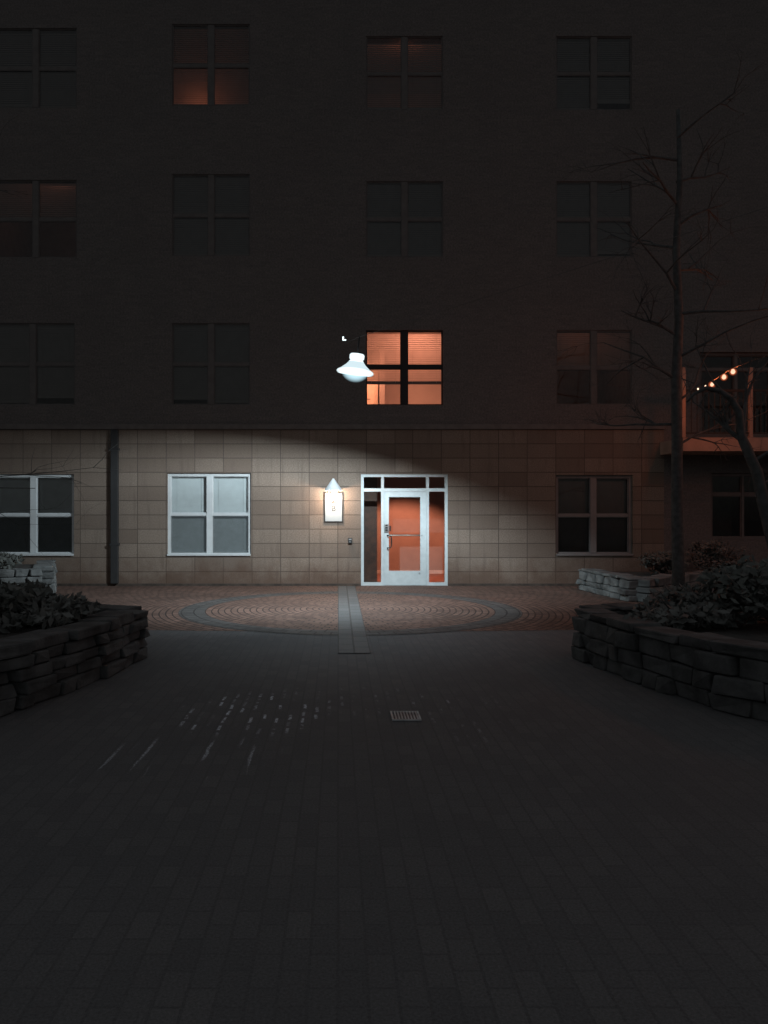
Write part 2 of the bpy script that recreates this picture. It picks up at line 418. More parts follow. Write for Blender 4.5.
def window(h, mat, rec=.07, fw=.062, mull=.13, rail=.055, rail_at=.5, sill=None, dep=.10):
    x0, x1, z0, z1 = h
    e = .002
    x0 += e; x1 -= e; z0 += e; z1 -= e
    y0, y1 = rec, rec + dep; gy = y0 + dep * .6
    xc = (x0 + x1) / 2; zc = z0 + (z1 - z0) * rail_at
    m = MB()
    m.box(x0, x0 + fw, y0, y1, z0, z1); m.box(x1 - fw, x1, y0, y1, z0, z1)
    m.box(x0 + fw, x1 - fw, y0 + .002, y1, z0, z0 + fw); m.box(x0 + fw, x1 - fw, y0 + .002, y1, z1 - fw, z1)
    m.box(xc - mull / 2, xc + mull / 2, y0 - .004, y1, z0 + fw, z1 - fw)
    for a, b in ((x0 + fw, xc - mull / 2), (xc + mull / 2, x1 - fw)):
        m.box(a, b, y0 + .009, y1 - .006, zc - rail / 2, zc + rail / 2)
        t = .018                                             # thin sash bead round each pane
        for c, d in ((z0 + fw, zc - rail / 2), (zc + rail / 2, z1 - fw)):
            m.box(a, a + t, y0 + dep * .3, y1 - dep * .2, c, d); m.box(b - t, b, y0 + dep * .3, y1 - dep * .2, c, d)
            m.box(a + t, b - t, y0 + dep * .31, y1 - dep * .2, c, c + t); m.box(a + t, b - t, y0 + dep * .31, y1 - dep * .2, d - t, d)
    w = m.build('window', mat, B)
    p = MB(); p.quad((x0 + fw, gy, z0 + fw), (x1 - fw, gy, z0 + fw), (x1 - fw, gy, z1 - fw), (x0 + fw, gy, z1 - fw))
    p.build('glass', M['glass'], w)
    if sill:
        s = MB(); s.box(x0 + .004, x1 - .004, -.045, rec + .02, z0 - .03, z0 + .012, .004)
        # rests in the reveal just above the stone
        o = s.build('sill', mat, w); o.location.z = .035
    return w, (x0 + fw, x1 - fw, z0 + fw, z1 - fw, xc, mull, zc, y1)

def blind(w, a, b, z0, z1, y, pitch, tilt, mat, head=True, slat=None, bottom=True, first=.04):
    m = MB(); n = int((z1 - z0) / pitch); sl = slat or pitch * 1.12
    for i in range(n):
        z = z1 - first - i * pitch
        if z < z0 + .01: break
        dy, dz = math.cos(tilt) * sl / 2, math.sin(tilt) * sl / 2
        wob = rnd.uniform(-.0015, .0015)
        m.quad((a, y - dy, z - dz + wob), (b, y - dy, z - dz + wob), (b, y + dy, z + dz), (a, y + dy, z + dz))
    for f in (.15, .85):
        x = a + (b - a) * f
        m.box(x - .002, x + .002, y - .022, y - .019, z0, z1)
    o = m.build('blind', mat, w)
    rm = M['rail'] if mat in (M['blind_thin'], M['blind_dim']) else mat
    if head: MB().box(a, b, y - .03, y + .03, z1 - .035, z1).build('blind_headrail', rm, w)
    if bottom: MB().box(a, b, y - .016, y + .016, z0 - .025, z0 + .04).build('blind_bottom_rail', rm, w)
    return o

def halves(i):
    x0, x1, z0, z1, xc, mull, zc, y1 = i
    return ((x0 + .004, xc - mull / 2 - .004), (xc + mull / 2 + .004, x1 - .004))

def dark_room(h): room(h[0] - .25, h[1] + .25, h[2] - .3, h[3] + .25, 2.2, M['room_dark'])

# ground floor windows
w, i = window(G_B, M['white'], sill=True)
for a, b in halves(i):
    blind(w, a, b, i[2] + .02, i[3], i[7] + .035, .026, R(68), M['blind'], slat=.03)
for a, b in halves(i):
    MB().quad((a, i[7] - .075, i[2]), (b, i[7] - .075, i[2]), (b, i[7] - .075, i[6]), (a, i[7] - .075, i[6])).build('insect_screen', M['screen'], w)
dark_room(G_B)
w, i = window(G_A, M['white'], rec=.07, sill=True)
for a, b in halves(i):
    blind(w, a, b, i[2] + .02, i[3], i[7] + .035, .026, R(68), M['blind'], slat=.03)
for a, b in halves(i):
    MB().quad((a, i[7] - .015, i[2]), (b, i[7] - .015, i[2]), (b, i[7] - .015, i[6]), (a, i[7] - .015, i[6])).build('insect_screen', M['screen'], w)
dark_room(G_A)
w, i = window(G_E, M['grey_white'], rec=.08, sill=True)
for a, b in halves(i):
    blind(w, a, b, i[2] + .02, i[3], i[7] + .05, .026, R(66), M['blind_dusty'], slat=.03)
for a, b in halves(i):
    MB().quad((a, i[7] - .015, i[2]), (b, i[7] - .015, i[2]), (b, i[7] - .015, i[6]), (a, i[7] - .015, i[6])).build('insect_screen', M['screen'], w)
dark_room(G_E)
w, i = window(G_G, M['tan'], rail_at=.68, mull=.05, rail=.07); dark_room(G_G)
w, i = window(BALC_DOOR, M['tan'], rail_at=.8, mull=.07); dark_room(BALC_DOOR)

# upper windows; lit rooms get a lamp of their own
def upper(h): return window(h, M['tan'], rec=.012, fw=.012, mull=.13, rail=.06, dep=.045)
WARM = (1.0, .27, .13)
for h in (F2[0], F2[1], F3[1], F3[2], F3[3], F4[0], F4[3]):
    w, i = upper(h)
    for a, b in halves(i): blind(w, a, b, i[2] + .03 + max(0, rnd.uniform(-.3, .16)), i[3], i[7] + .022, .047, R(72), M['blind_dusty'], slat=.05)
    dark_room(h)

# the brightly lit window above the entrance
h = F2[2]; w, i = window(h, M['dark'], rec=.03, fw=.008, mull=.14, rail=.075, rail_at=.515)
zb = wz(381)
for a, b in halves(i): blind(w, a, b, zb - .02, i[3], i[7] + .045, .047, R(66), M['blind_thin'], slat=.046, head=False, first=.015)
rx0, rx1, rz0, rz1 = h[0] - .5, h[1] + .9, h[2] - .9, h[3] + .35
r_ = room(rx0, rx1, rz0, rz1, 3.4, M['room'])
m = MB(); dx1 = wx(384) + .09
yb = TH + 3.38
m.box(rx0 + .02, dx1 - .12, yb - .05, yb, rz0 + .01, rz0 + 2.2)
m.box(dx1 - .12, dx1 - .04, yb - .09, yb, rz0 + .01, rz0 + 2.3); m.box(rx0 + .02, dx1 - .04, yb - .088, yb - .051, rz0 + 2.2, rz0 + 2.298)
d_ = m.build('inner_door', M['wood_door'], B)
for zz in (1.15, 1.55): MB().box(rx0 + .15, dx1 - .24, yb - .056, yb - .052, rz0 + zz, rz0 + zz + .015).build('door_panel_groove', M['rail'], d_)
m = MB(); m.box(dx1, dx1 + .12, yb - .45, yb - .002, rz0 + .01, rz1 - .01); m.build('partition', M['room'], B)
lamp('ceiling_lamp', 'AREA', ((rx0 + dx1) / 2, yb - .9, rz1 - .06), 46, (1.0, .36, .20), B, shape='DISK', size=.35)
lamp('ceiling_lamp', 'AREA', ((rx0 + rx1) / 2 + .1, TH + .75, rz1 - .06), 78, (1.0, .34, .205), B, shape='DISK', size=.4)

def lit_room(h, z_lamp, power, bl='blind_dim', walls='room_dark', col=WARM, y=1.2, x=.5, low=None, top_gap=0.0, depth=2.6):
    w, i = upper(h)
    for k, (a, b) in enumerate(halves(i)):
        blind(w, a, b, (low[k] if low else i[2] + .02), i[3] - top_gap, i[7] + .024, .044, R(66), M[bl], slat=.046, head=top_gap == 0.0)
    room(h[0] - .3, h[1] + .3, h[2] - .5, h[3] + .3, depth, M[walls])
    lamp('room_lamp', 'POINT', (h[0] + (h[1] - h[0]) * x, TH + y, h[2] + (h[3] - h[2]) * z_lamp), power, col, B, shadow_soft_size=.1)
    return w, i
RED = (1.0, .33, .2)
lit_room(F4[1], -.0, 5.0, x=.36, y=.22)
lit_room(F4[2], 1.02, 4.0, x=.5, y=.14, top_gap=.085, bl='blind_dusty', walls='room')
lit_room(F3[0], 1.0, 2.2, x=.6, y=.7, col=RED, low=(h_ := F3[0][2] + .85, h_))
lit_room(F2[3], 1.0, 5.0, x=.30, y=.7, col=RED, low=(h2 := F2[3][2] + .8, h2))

# entrance: frame with sidelights and transoms, the door, the lobby behind it
x0, x1, zt = DOOR[0] + .002, DOOR[1] - .002, DOOR[3] - .002
ZTR0, ZTR1 = wz(491.5), wz(488.3)
XD0, XD1 = wx(382.6), wx(427.8)
e = MB(); ya, yb2 = .03, .14; fw = .062
e.box(x0, x0 + fw, ya, yb2, 0, zt); e.box(x1 - fw, x1, ya, yb2, 0, zt)
e.box(x0 + fw, x1 - fw, ya + .002, yb2, zt - fw, zt)
e.box(x0 + fw, x1 - fw, ya + .003, yb2, ZTR0, ZTR1)
for c in (XD0, XD1):
    e.box(c - .03, c + .03, ya + .001, yb2, ZTR1, zt - fw); e.box(c - .03, c + .03, ya + .001, yb2, 0, ZTR0)
e.box(x0 + fw, XD0 - .03, ya + .002, yb2, 0, .075); e.box(XD1 + .03, x1 - fw, ya + .002, yb2, 0, .075)
ef = e.build('entrance_frame', M['alu'], B)
for a, b, c, d in ((x0 + fw, XD0 - .03, .075, ZTR0), (XD1 + .03, x1 - fw, .075, ZTR0), (x0 + fw, XD0 - .03, ZTR1, zt - fw), (XD0 + .03, XD1 - .03, ZTR1, zt - fw), (XD1 + .03, x1 - fw, ZTR1, zt - fw)):
    p = MB(); p.box(a, b, .08, .088, c, d); p.build('glass', M['glass_door'], ef)
DX0, DX1, DZ1 = XD0 + .034, XD1 - .034, ZTR0 - .006
gx0, gx1, gz0, gz1 = wx(389), wx(420.5), wz(571), wz(497)
m = MB()
m.box(DX0, gx0, .045, .095, .012, DZ1); m.box(gx1, DX1, .045, .095, .012, DZ1)
m.box(gx0, gx1, .046, .095, .012, gz0); m.box(gx0, gx1, .046, .095, gz1, DZ1)
dr = m.build('entrance_door', M['alu'], B)
p = MB(); p.box(gx0, gx1, .066, .074, gz0, gz1); p.build('glass', M['glass_door'], dr)
m = MB(); zh1, zh0 = wz(535.5), wz(548)
m.tube([(gx0 - .035, .045, zh1), (gx0 - .035, -.03, zh1), (gx0 + .035, -.045, zh1 - .01), (gx0 + .05, -.05, zh1 - .05), (gx0 + .05, -.05, zh0 + .05), (gx0 + .03, -.045, zh0 + .01), (gx0 - .035, -.03, zh0), (gx0 - .035, .045, zh0)], .013, 10)
m.build('handle', M['dark'], dr, smooth=True)
m = MB(); zl = wz(528); m.box(DX0 + .008, DX0 + .10, .018, .045, zl - .10, zl + .09, .006); m.build('lock', M['chrome'], dr)
m = MB()
for k in range(3): m.box(DX0 + .03, DX0 + .08, .012, .018, zl - .07 + k * .055, zl - .03 + k * .055)
m.build('keypad', M['black'], dr)
m = MB(); m.box(gx0 + .01, gx0 + .045, .03, .066, wz(531), wz(526)); m.build('latch', M['dark'], dr)
m = MB(); m.tube([(gx0, .11, zh1), (gx1, .11, zh1)], .016, 10); m.build('push_bar', M['chrome'], dr)
for p_, q_ in ((gx1 + .035, zh1), (gx1 - .02, gz0 - .05)): MB().tube([(p_, .045, q_), (p_, .03, q_)], .013, 8).build('bolt_cover', M['chrome'], dr)
m = MB(); m.box(DX0 - .03, DX1 + .03, .01, .15, .0, .010); m.build('threshold', M['chrome'], B)

lx0, lx1, ly1, lz1 = x0 - .55, x1 + .9, 3.35, 2.75
m = MB(); y0 = TH + .005
m.quad((lx0, ly1, 0), (lx1, ly1, 0), (lx1, ly1, lz1), (lx0, ly1, lz1))
m.quad((lx0, y0, 0), (lx0, ly1, 0), (lx0, ly1, lz1), (lx0, y0, lz1)); m.quad((lx1, y0, 0), (lx1, ly1, 0), (lx1, ly1, lz1), (lx1, y0, lz1))
m.build('lobby_wall', M['lobby_wall'], B)
m = MB(); m.quad((lx0, .0, .006), (lx1, .0, .006), (lx1, ly1, .006), (lx0, ly1, .006)); m.build('lobby_floor', M['lobby_floor'], B)
m = MB(); m.quad((lx0, y0, lz1), (lx1, y0, lz1), (lx1, ly1, lz1), (lx0, ly1, lz1)); m.build('lobby_ceiling', M['lobby_ceiling'], B)
m = MB(); m.box(lx0 + .01, lx1 - .01, ly1 - .02, ly1 - .002, .008, .10); m.build('skirting', M['skirting'], B)
m = MB(); m.box(lx0 + .01, .915, .95, 1.25, .008, lz1 - .01); m.build('lobby_pier', M['pier'], B)  # pier added to keep the left sidelight dark
lob = lamp('lobby_spot', 'SPOT', (wx(414), 1.42, lz1 - .15), 700, (1.0, .30, .17), B, spot_size=R(94), spot_blend=.45, shadow_soft_size=.05)
aim(lob, (.02, 1.0, -1.98))

# downpipe on the facade
xd = wx(115.5); m = MB(); m.box(xd - .08, xd + .08, -.12, -.012, .06, 3.46, .012)
dp = m.build('downpipe', M['dark'], B)
for z in (.9, 3.0): MB().box(xd - .10, xd + .10, -.128, -.005, z, z + .05).build('bracket', M['dark'], dp)

# balcony on the right wing
bx0, bx1 = wx(660), 14.5; bz0, bz1 = wz(451, 16.0), wz(437.5, 16.0)
m = MB(); m.box(bx0 + .0, bx1, -1.15, -.003, bz0, bz1); bal = m.build('balcony', M['fascia'], B)
m = MB(); m.box(bx0, bx1, -1.13, -1.09, bz1 + .95, bz1 + 1.0); m.box(bx0, bx1, -1.125, -1.095, bz1 + .08, bz1 + .11)
k = bx0 + .06
while k < bx1: m.box(k, k + .014, -1.12, -1.105, bz1 + .11, bz1 + .95); k += .12
m.build('railing', M['dark'], bal)
for px in (683, 750, 860):
    x = wx(px, 16.05); m = MB(); m.box(x - .035, x + .035, -1.15, -1.08, bz1 + .003, bz1 + 1.45); m.build('post', M['fascia'], bal)

# ------------------------------------------------------------------ things on the facade
S = empty('building_sign', (wx(333.6), W - .003, wz(522.5)), 'white box sign with dark edges and the letter B under the cone lamp', 'sign')
sw, sh, sd = .185, wz(492) - wz(522.5), .02
m = MB()
m.box(-sw - .025, -sw, -sd - .004, 0, 0, sh); m.box(sw, sw + .025, -sd - .004, 0, 0, sh); m.box(-sw, sw, -sd - .003, 0, 0, .028); m.box(-sw, sw, -sd - .003, 0, sh - .02, sh)
m.build('sign_box', M['dark'], S)
m = MB(); m.box(-sw + .001, sw - .001, -sd, -.02, .03, sh - .022); m.build('sign_face', M['sign_face'], S)
cu = bpy.data.curves.new('letter', 'FONT'); cu.body = 'B'; cu.size = .17; cu.align_x = 'CENTER'; cu.extrude = .003
tmp = bpy.data.objects.new('letter_curve', cu); COL.objects.link(tmp)
bpy.context.view_layer.update()
me = bpy.data.meshes.new_from_object(tmp.evaluated_get(bpy.context.evaluated_depsgraph_get()))
bpy.data.objects.remove(tmp); me.materials.clear(); me.materials.append(M['sign_mark'])
lt = bpy.data.objects.new('letter', me); COL.objects.link(lt); lt.parent = S; lt.location = (0, -sd - .005, .255); lt.rotation_euler = (R(90), 0, 0)
m = MB()
for a, cx_ in ((R(35), -.018), (R(-25), .022)):
    ring = []
    for k in range(16):
        t = 2 * math.pi * k / 16; u, v = .045 * math.cos(t), .017 * math.sin(t)
        ring.append((cx_ + u * math.cos(a) - v * math.sin(a), u * math.sin(a) + v * math.cos(a)))
    f1 = [m.b.verts.new((x, 0, z)) for x, z in ring]; f2 = [m.b.verts.new((x, .004, z)) for x, z in ring]
    m.b.faces.new(f1); m.b.faces.new(f2[::-1])
    for k in range(16): m.b.faces.new((f1[k], f2[k], f2[(k + 1) % 16], f1[(k + 1) % 16]))
m.build('emblem', M['sign_leaf'], S, loc=(0, -sd - .004, .45))

L = empty('wall_light', (wx(333.4), W - .003, wz(491)), 'cone shaped metal wall light glowing above the white sign', 'wall light')
m = MB(); m.lathe([(.205, 0), (.20, .003), (.16, .06), (.02, .265), (0, .27), (0, .262), (.015, .255), (.15, .055), (.19, .0), (.205, 0)], 36, Matrix.Translation((0, -.25, 0)))
m.build('lamp_shade', M['lamp_metal'], L)
m = MB(); m.box(-.05, .05, -.05, 0, .05, .17); m.tube([(0, -.03, .11), (0, -.19, .11)], .018, 8); m.build('bracket', M['lamp_metal'], L)
m = MB(); m.lathe([(0, -.035), (.03, -.03), (.048, 0), (.045, .03), (.02, .07), (0, .075)], 20, Matrix.Translation((0, -.25, -.005))); m.build('bulb', M['bulb_warm'], L, smooth=True)
lamp('bulb_light', 'POINT', (0, -.25, -.06), 44, (1.0, .72, .52), L, shadow_soft_size=.05)

K = empty('intercom', (wx(350), W - .003, wz(540.5)), 'small dark entry call box on the stone beside the door', 'intercom')
m = MB(); m.box(-.045, .045, -.07, 0, -.06, .06, .006); m.build('housing', M['black'], K)
m = MB(); m.box(-.03, .03, -.078, -.07, .012, .04); m.build('visor', M['chrome'], K)
m = MB(); m.tube([(0, -.07, -.025), (0, -.08, -.025)], .012, 10); m.build('button', M['chrome'], K)

# ------------------------------------------------------------------ lamp hung over the plaza
LD = 12.15
lp = Vector((wx(355, LD), LD, wz(373, LD)))
P = empty('street_lamp', lp, 'glowing white bell shaped lamp hanging on a wire over the plaza', 'street lamp')
P.rotation_euler = (R(5), R(7), 0)
k = LD / F_PX
m = MB(); m.lathe([(0, 19 * k), (6.5 * k, 19 * k), (7.6 * k, 17.5 * k), (7.4 * k, 14 * k), (6.2 * k, 12.5 * k), (7.6 * k, 11.4 * k), (7.2 * k, 11 * k), (0, 11 * k)], 40); m.build('lamp_cap', M['lamp_hot'], P, smooth=True)
m = MB(); m.lathe([(7.4 * k, 11 * k), (10 * k, 8 * k), (14.5 * k, 4.3 * k), (14.0 * k, 4.2 * k), (9.6 * k, 7.7 * k), (7 * k, 10.9 * k), (7.4 * k, 11 * k)], 40); m.build('lamp_shade', M['lamp_cone'], P, smooth=True)
m = MB(); m.lathe([(11.5 * k, 4.6 * k), (14.5 * k, 4.3 * k), (18.0 * k, 2.2 * k), (18.8 * k, .6 * k), (17.6 * k, -1.0 * k), (17.0 * k, -.8 * k), (17.6 * k, .6 * k), (11.5 * k, 4.0 * k), (11.5 * k, 4.6 * k)], 48); m.build('lamp_rim', M['lamp_hot'], P, smooth=True)
m = MB(); m.lathe([(13.5 * k, -.6 * k), (12.5 * k, -3.6 * k), (9.5 * k, -6.6 * k), (5.5 * k, -8.8 * k), (0, -9.6 * k)], 40); m.build('lamp_glass', M['lamp_bowl'], P, smooth=True)  # bowl shaped to read as the glow under the lamp
m = MB(); m.tube([(0, 0, 19 * k), (0, 0, 36 * k)], .012, 8); m.build('stem', M['dark'], P)
sp = lamp('lamp_light', 'SPOT', (5 * k, 0, 5.1 * k), 2600, (.80, .93, 1.0), P, spot_size=R(158), spot_blend=1.0, shadow_soft_size=.03)
dn = lamp('lamp_downlight', 'SPOT', (0, 0, 0), 330, (.66, .88, 1.0), P, spot_size=R(98), spot_blend=1.0, shadow_soft_size=.03)
SPOT = sp
top = P.matrix_basis @ Vector((0, 0, 36 * k))
m = MB()
A_ = Vector((wx(300), W - .01, wz(361))); E_ = Vector((7.0, 5.0, 5.0))
pts = [A_.lerp(top, t / 6) - Vector((0, 0, .02 * math.sin(math.pi * t / 6))) for t in range(7)] + [top.lerp(E_, t / 8) - Vector((0, 0, .03 * math.sin(math.pi * t / 8))) for t in range(1, 9)]
m.tube(pts, .0035, 6)
tag(m.build('span_wire', M['tan']), 'thin steel wire carrying the hanging lamp across the courtyard', 'wire')
m = MB(); m.tube([(7.0, 5.0, 0), (7.0, 5.0, 5.2)], [.07, .045], 12)
tag(m.build('wire_post', M['dark']), 'slim dark steel post holding the lamp wire', 'post')
c = top + Vector((wx(340, LD) - wx(355.5, LD), 0, -.06))
m = MB(); m.box(-.022, .0, -.012, .012, 0, .06); m.box(.0, .035, -.012, .012, .0, .016)
o = m.build('wire_clamp', M['lamp_hot']); o.location = c - Vector((0, 0, .0)); tag(o, 'tiny bright metal clamp up and left of the hanging lamp', 'clamp')  # uses the lamp's emission to look lit

# ------------------------------------------------------------------ string lights over the balcony
T = empty('string_lights', (wx(715, 15.2), 15.2, wz(378, 15.2)), 'short string of amber bulbs shining above the balcony', 'string lights')
base = Vector(T.location)
bp = [(698, 389, 15.9, .5), (705.5, 386.2, 15.7, .55), (712, 384.6, 15.5, 1.0), (724, 377.2, 15.0, 1.15), (733, 371.8, 14.6, 1.15), (785, 352, 13.4, 1.1), (840, 330, 12.2, 1.1), (905, 310, 11.2, 1.1)]
cp = []
for px, py, d, s in bp:
    q = Vector((wx(px, d), d, wz(py, d))) - base; cp.append(q + Vector((0, 0, .07)))
    m = MB(); r = .036 * s if s > .6 else .017
    m.lathe([(0, -r * 1.1), (r * .7, -r * .75), (r, 0), (r * .7, r * .7), (r * .4, r * 1.2), (0, r * 1.25)], 16, Matrix.Translation(q)); b_ = m.build('bulb', M['bulb_amber'], T, smooth=True)
    if s > .6: MB().lathe([(0, -.075)] + [(.075 * math.sin(math.pi * q_ / 12), -.075 * math.cos(math.pi * q_ / 12)) for q_ in range(1, 12)] + [(0, .075)], 24, Matrix.Translation(q)).build('globe', M['globe_red'], b_, smooth=True)  # translucent shell added as the bulb's halo
    if s > .6:
        lamp('bulb_glow', 'POINT', q + Vector((0, -.06, -.02)), 10 if px < 760 else 26, (1.0, .22, .07), T, shadow_soft_size=.04)
m = MB(); m.tube(cp, .006, 6); m.build('cord', M['black'], T)

# ------------------------------------------------------------------ planters of rough stone
def stone_run(m, path, h, depth=.34, seed=1, taper=0.0, course=(.10, .17)):
    r = random.Random(seed); z = 0.0
    P_ = [Vector((a, b)) for a, b in path]; seg = [(P_[i + 1] - P_[i]).length for i in range(len(P_) - 1)]; tot = sum(seg)
    def at(s):
        for i, l in enumerate(seg):
            if s <= l or i == len(seg) - 1:
                d = (P_[i + 1] - P_[i]).normalized(); return P_[i] + d * s, d
            s -= l
    while z < h - .04:
        ch = min(r.uniform(*course), h - z); last = z + ch >= h - .04
        s = -r.uniform(0, .2)
        while s < tot:
            ln = r.uniform(.18, .48) * (1.25 if last else 1)
            a, b = max(s, 0), min(s + ln - .012, tot)
            if b - a > .05:
                p, d = at((a + b) / 2); nrm = Vector((d.y, -d.x)); hl = (b - a) / 2
                off = r.uniform(-.035, .035); dz = r.uniform(-.012, .025) if last else 0
                vs = []
                for u in (-hl, hl):
                    for v in (-depth / 2 + off, depth / 2 + off):
                        for zz in (z + .004, z + ch - .006 + dz):
                            q = p + d * (u + r.uniform(-.02, .02)) + nrm * (v + r.uniform(-.03, .03))
                            vs.append(m.b.verts.new((q.x, q.y, max(zz + r.uniform(-.008, .008), 0.0))))
                fs = [m.b.faces.new([vs[i] for i in q]) for q in ((0, 1, 3, 2), (4, 6, 7, 5), (0, 4, 5, 1), (2, 3, 7, 6), (0, 2, 6, 4), (1, 5, 7, 3))]
                bmesh.ops.bevel(m.b, geom=list({e_ for f in fs for e_ in f.edges}), offset=.018, segments=2, affect='EDGES', profile=.6)
            s += ln
        z += ch

def planter(name, walls, soil, h, label, mat, seed):
    c = walls[0][0]
    o = empty(name, (c[0], c[1], 0), label, 'stone planter', 'rough stone planters')
    m = MB()
    for j, wl in enumerate(walls): stone_run(m, [(a - c[0], b - c[1]) for a, b in wl], h, seed=seed + j)
    m.build('stone_wall', mat, o)
    m = MB(); m.b.faces.new([m.b.verts.new((a - c[0], b - c[1], h - .10)) for a, b in soil]); m.build('soil', M['soil'], o)
    return o
planter('stone_planter', [[(-2.3, 8.72), (-2.45, 7.6), (-2.75, 6.4), (-3.4, 5.2), (-4.6, 4.3), (-7, 3.8)], [(-2.3, 8.8), (-3.6, 9.3), (-7, 9.6)]],
        [(-2.4, 8.6), (-2.6, 7.5), (-2.9, 6.4), (-3.5, 5.3), (-4.7, 4.4), (-7, 4), (-7, 9.5), (-3.6, 9.2)], .56, 'long rough stone planter along the left side of the brick path', M['rock'], 11)
planter('stone_planter', [[(-5.4, 14.0), (-6.4, 13.3), (-8.5, 12.9)], [(-5.35, 14.1), (-6.25, 16.6)]], [(-5.5, 14.0), (-6.4, 13.5), (-8.5, 13.1), (-8.5, 16.6), (-6.3, 16.6)], .62,
        'pale stone planter below the dim left window', M['rock_pale'], 23)
planter('stone_planter', [[(2.82, 8.72), (2.95, 7.6), (3.3, 6.4), (4.0, 5.3), (5.2, 4.5), (8, 4)], [(2.85, 8.8), (4.2, 9.4), (8, 9.7)]],
        [(2.9, 8.6), (3.1, 7.5), (3.4, 6.4), (4.1, 5.4), (5.3, 4.7), (8, 4.2), (8, 9.6), (4.2, 9.3)], .56, 'long rough stone planter along the right side of the brick path', M['rock'], 37)
planter('stone_planter', [[(5.42, 14.1), (5.24, 16.4)], [(5.5, 14.05), (7.4, 15.75), (9.2, 16.3)]], [(5.5, 14.2), (7.3, 15.8), (9.1, 16.4), (9, 16.8), (5.4, 16.6)], .45,
        'low pale stone planter corner below the dark right window', M['rock_pale'], 51)

# ------------------------------------------------------------------ shrubs
def shrub(name, c, rx, ry, rz, n, mat, label, seed, size=.055, cat='shrub'):
    r = random.Random(seed); o = empty(name, c, label, cat, 'shrubs in the stone planters')
    m = MB()
    for k in range(9):
        a = r.uniform(0, 6.28); q = .8 * r.random() ** .5
        tip = (rx * q * math.cos(a), ry * q * math.sin(a), rz * r.uniform(.9, 1.7))
        m.tube([(tip[0] * .1, tip[1] * .1, 0), (tip[0] * .5, tip[1] * .5, tip[2] * .55), tip], [.014, .009, .004], 5)
    m.build('stem', M['bark'], o)
    m = MB(); lumps = [(r.uniform(-.65, .65) * rx, r.uniform(-.65, .65) * ry, r.uniform(.35, 1.35) * rz, r.uniform(.28, .5)) for _ in range(16)]
    for k in range(n):
        lx, ly, lz, lr = r.choice(lumps)
        d = Vector((r.gauss(0, 1), r.gauss(0, 1), r.gauss(0, 1))).normalized() * (lr * r.uniform(.45, 1.08))
        p = Vector((lx + d.x * rx, ly + d.y * ry, max(lz + d.z * rz, .01)))
        u = Vector((r.gauss(0, 1), r.gauss(0, 1), r.gauss(0, 1))).normalized(); v = u.orthogonal().normalized(); s = size * r.uniform(.6, 1.3)
        m.quad(p - u * s, p - v * s * .45, p + u * s, p + v * s * .45)
    m.build('foliage', mat, o)
    return o
shrubs = [
 ((-2.95, 7.9, .46), .45, .6, .18, 1500, 'leaf2', 'low trailing plant spilling over the near left planter corner'),
 ((-3.7, 8.2, .46), .8, .7, .28, 2600, 'leaf', 'broad dark shrub in the left planter nearest the wall'),
 ((-3.7, 6.5, .46), .7, .8, .33, 2600, 'leaf', 'rounded dark shrub in the middle of the left planter'),
 ((-5.3, 6.6, .46), .9, 1.1, .45, 2600, 'leaf2', 'tall loose shrub at the left edge of the picture'),
 ((-6.6, 14.6, .50), .6, .7, .25, 1600, 'leaf', 'small dark shrub in the pale planter below the left window'),
 ((3.55, 8.0, .46), .6, .6, .22, 1800, 'leaf2', 'low trailing plant on the near right planter corner'),
 ((4.6, 8.1, .46), .9, .8, .42, 2800, 'leaf', 'broad dark shrub in the right planter nearest the wall'),
 ((4.5, 6.4, .46), .8, .8, .40, 2600, 'leaf2', 'rounded dark shrub in the middle of the right planter'),
 ((6.3, 7.6, .46), .9, 1.2, .62, 3000, 'leaf', 'tall dark shrub at the right edge of the picture'),
 ((6.6, 15.7, .36), .5, .45, .30, 1500, 'leaf', 'small shrub growing out of the low pale right planter'),
 ((8.0, 16.2, .36), .7, .4, .42, 1800, 'leaf2', 'bushy shrub below the balcony by the wall'),
]
for k, (c, rx, ry, rz, n, mt, lab) in enumerate(shrubs): shrub('shrub', c, rx, ry, rz, n, M[mt], lab, 100 + k)

# ------------------------------------------------------------------ bare trees
def twig(m, r, p, d, ln, rad, depth, droop=0.0):
    pts = [p]; rr = [rad]; n = 4
    dd = d.copy()
    for k in range(n):
        dd = (dd + Vector((r.gauss(0, .16), r.gauss(0, .16), r.gauss(0, .12) - droop))).normalized()
        pts.append(pts[-1] + dd * ln / n); rr.append(rad * (1 - .72 * (k + 1) / n))
    m.tube(pts, rr, 6 if rad > .015 else 4, cap=False)
    if depth:
        for k in range(r.randint(3, 4)):
            i = r.randint(1, n); a = Vector((r.gauss(0, 1), r.gauss(0, 1), r.gauss(.25, .8))).normalized()
            twig(m, r, pts[i], (dd * .75 + a * .75).normalized(), ln * r.uniform(.45, .7), rr[i] * .75 + .001, depth - 1, droop)
def tree(loc, trunk, radii, branches, label, seed):
    r = random.Random(seed); o = empty('tree', loc, label, 'tree', 'bare trees in the courtyard'); b = Vector(loc)
    m = MB(); m.tube([Vector(q) - b for q in trunk], radii, 12); m.build('trunk', M['bark'], o, smooth=True)
    m = MB()
    for p, d, ln, rad, dep, droop in branches: twig(m, r, Vector(p) - b, Vector(d).normalized(), ln, rad, dep, droop)
    m.build('crown', M['bark'], o)
    return o
d = 13.0
def pt(px, py, dd=d): return (wx(px, dd), dd, wz(py, dd))
base = (wx(679, d), d, .0)
tr = [base, pt(678, 560), pt(677, 500), pt(677, 440), pt(676, 380), pt(679, 320), pt(676, 250), pt(680, 180), pt(678, 110)]
br = []
rr = random.Random(5)
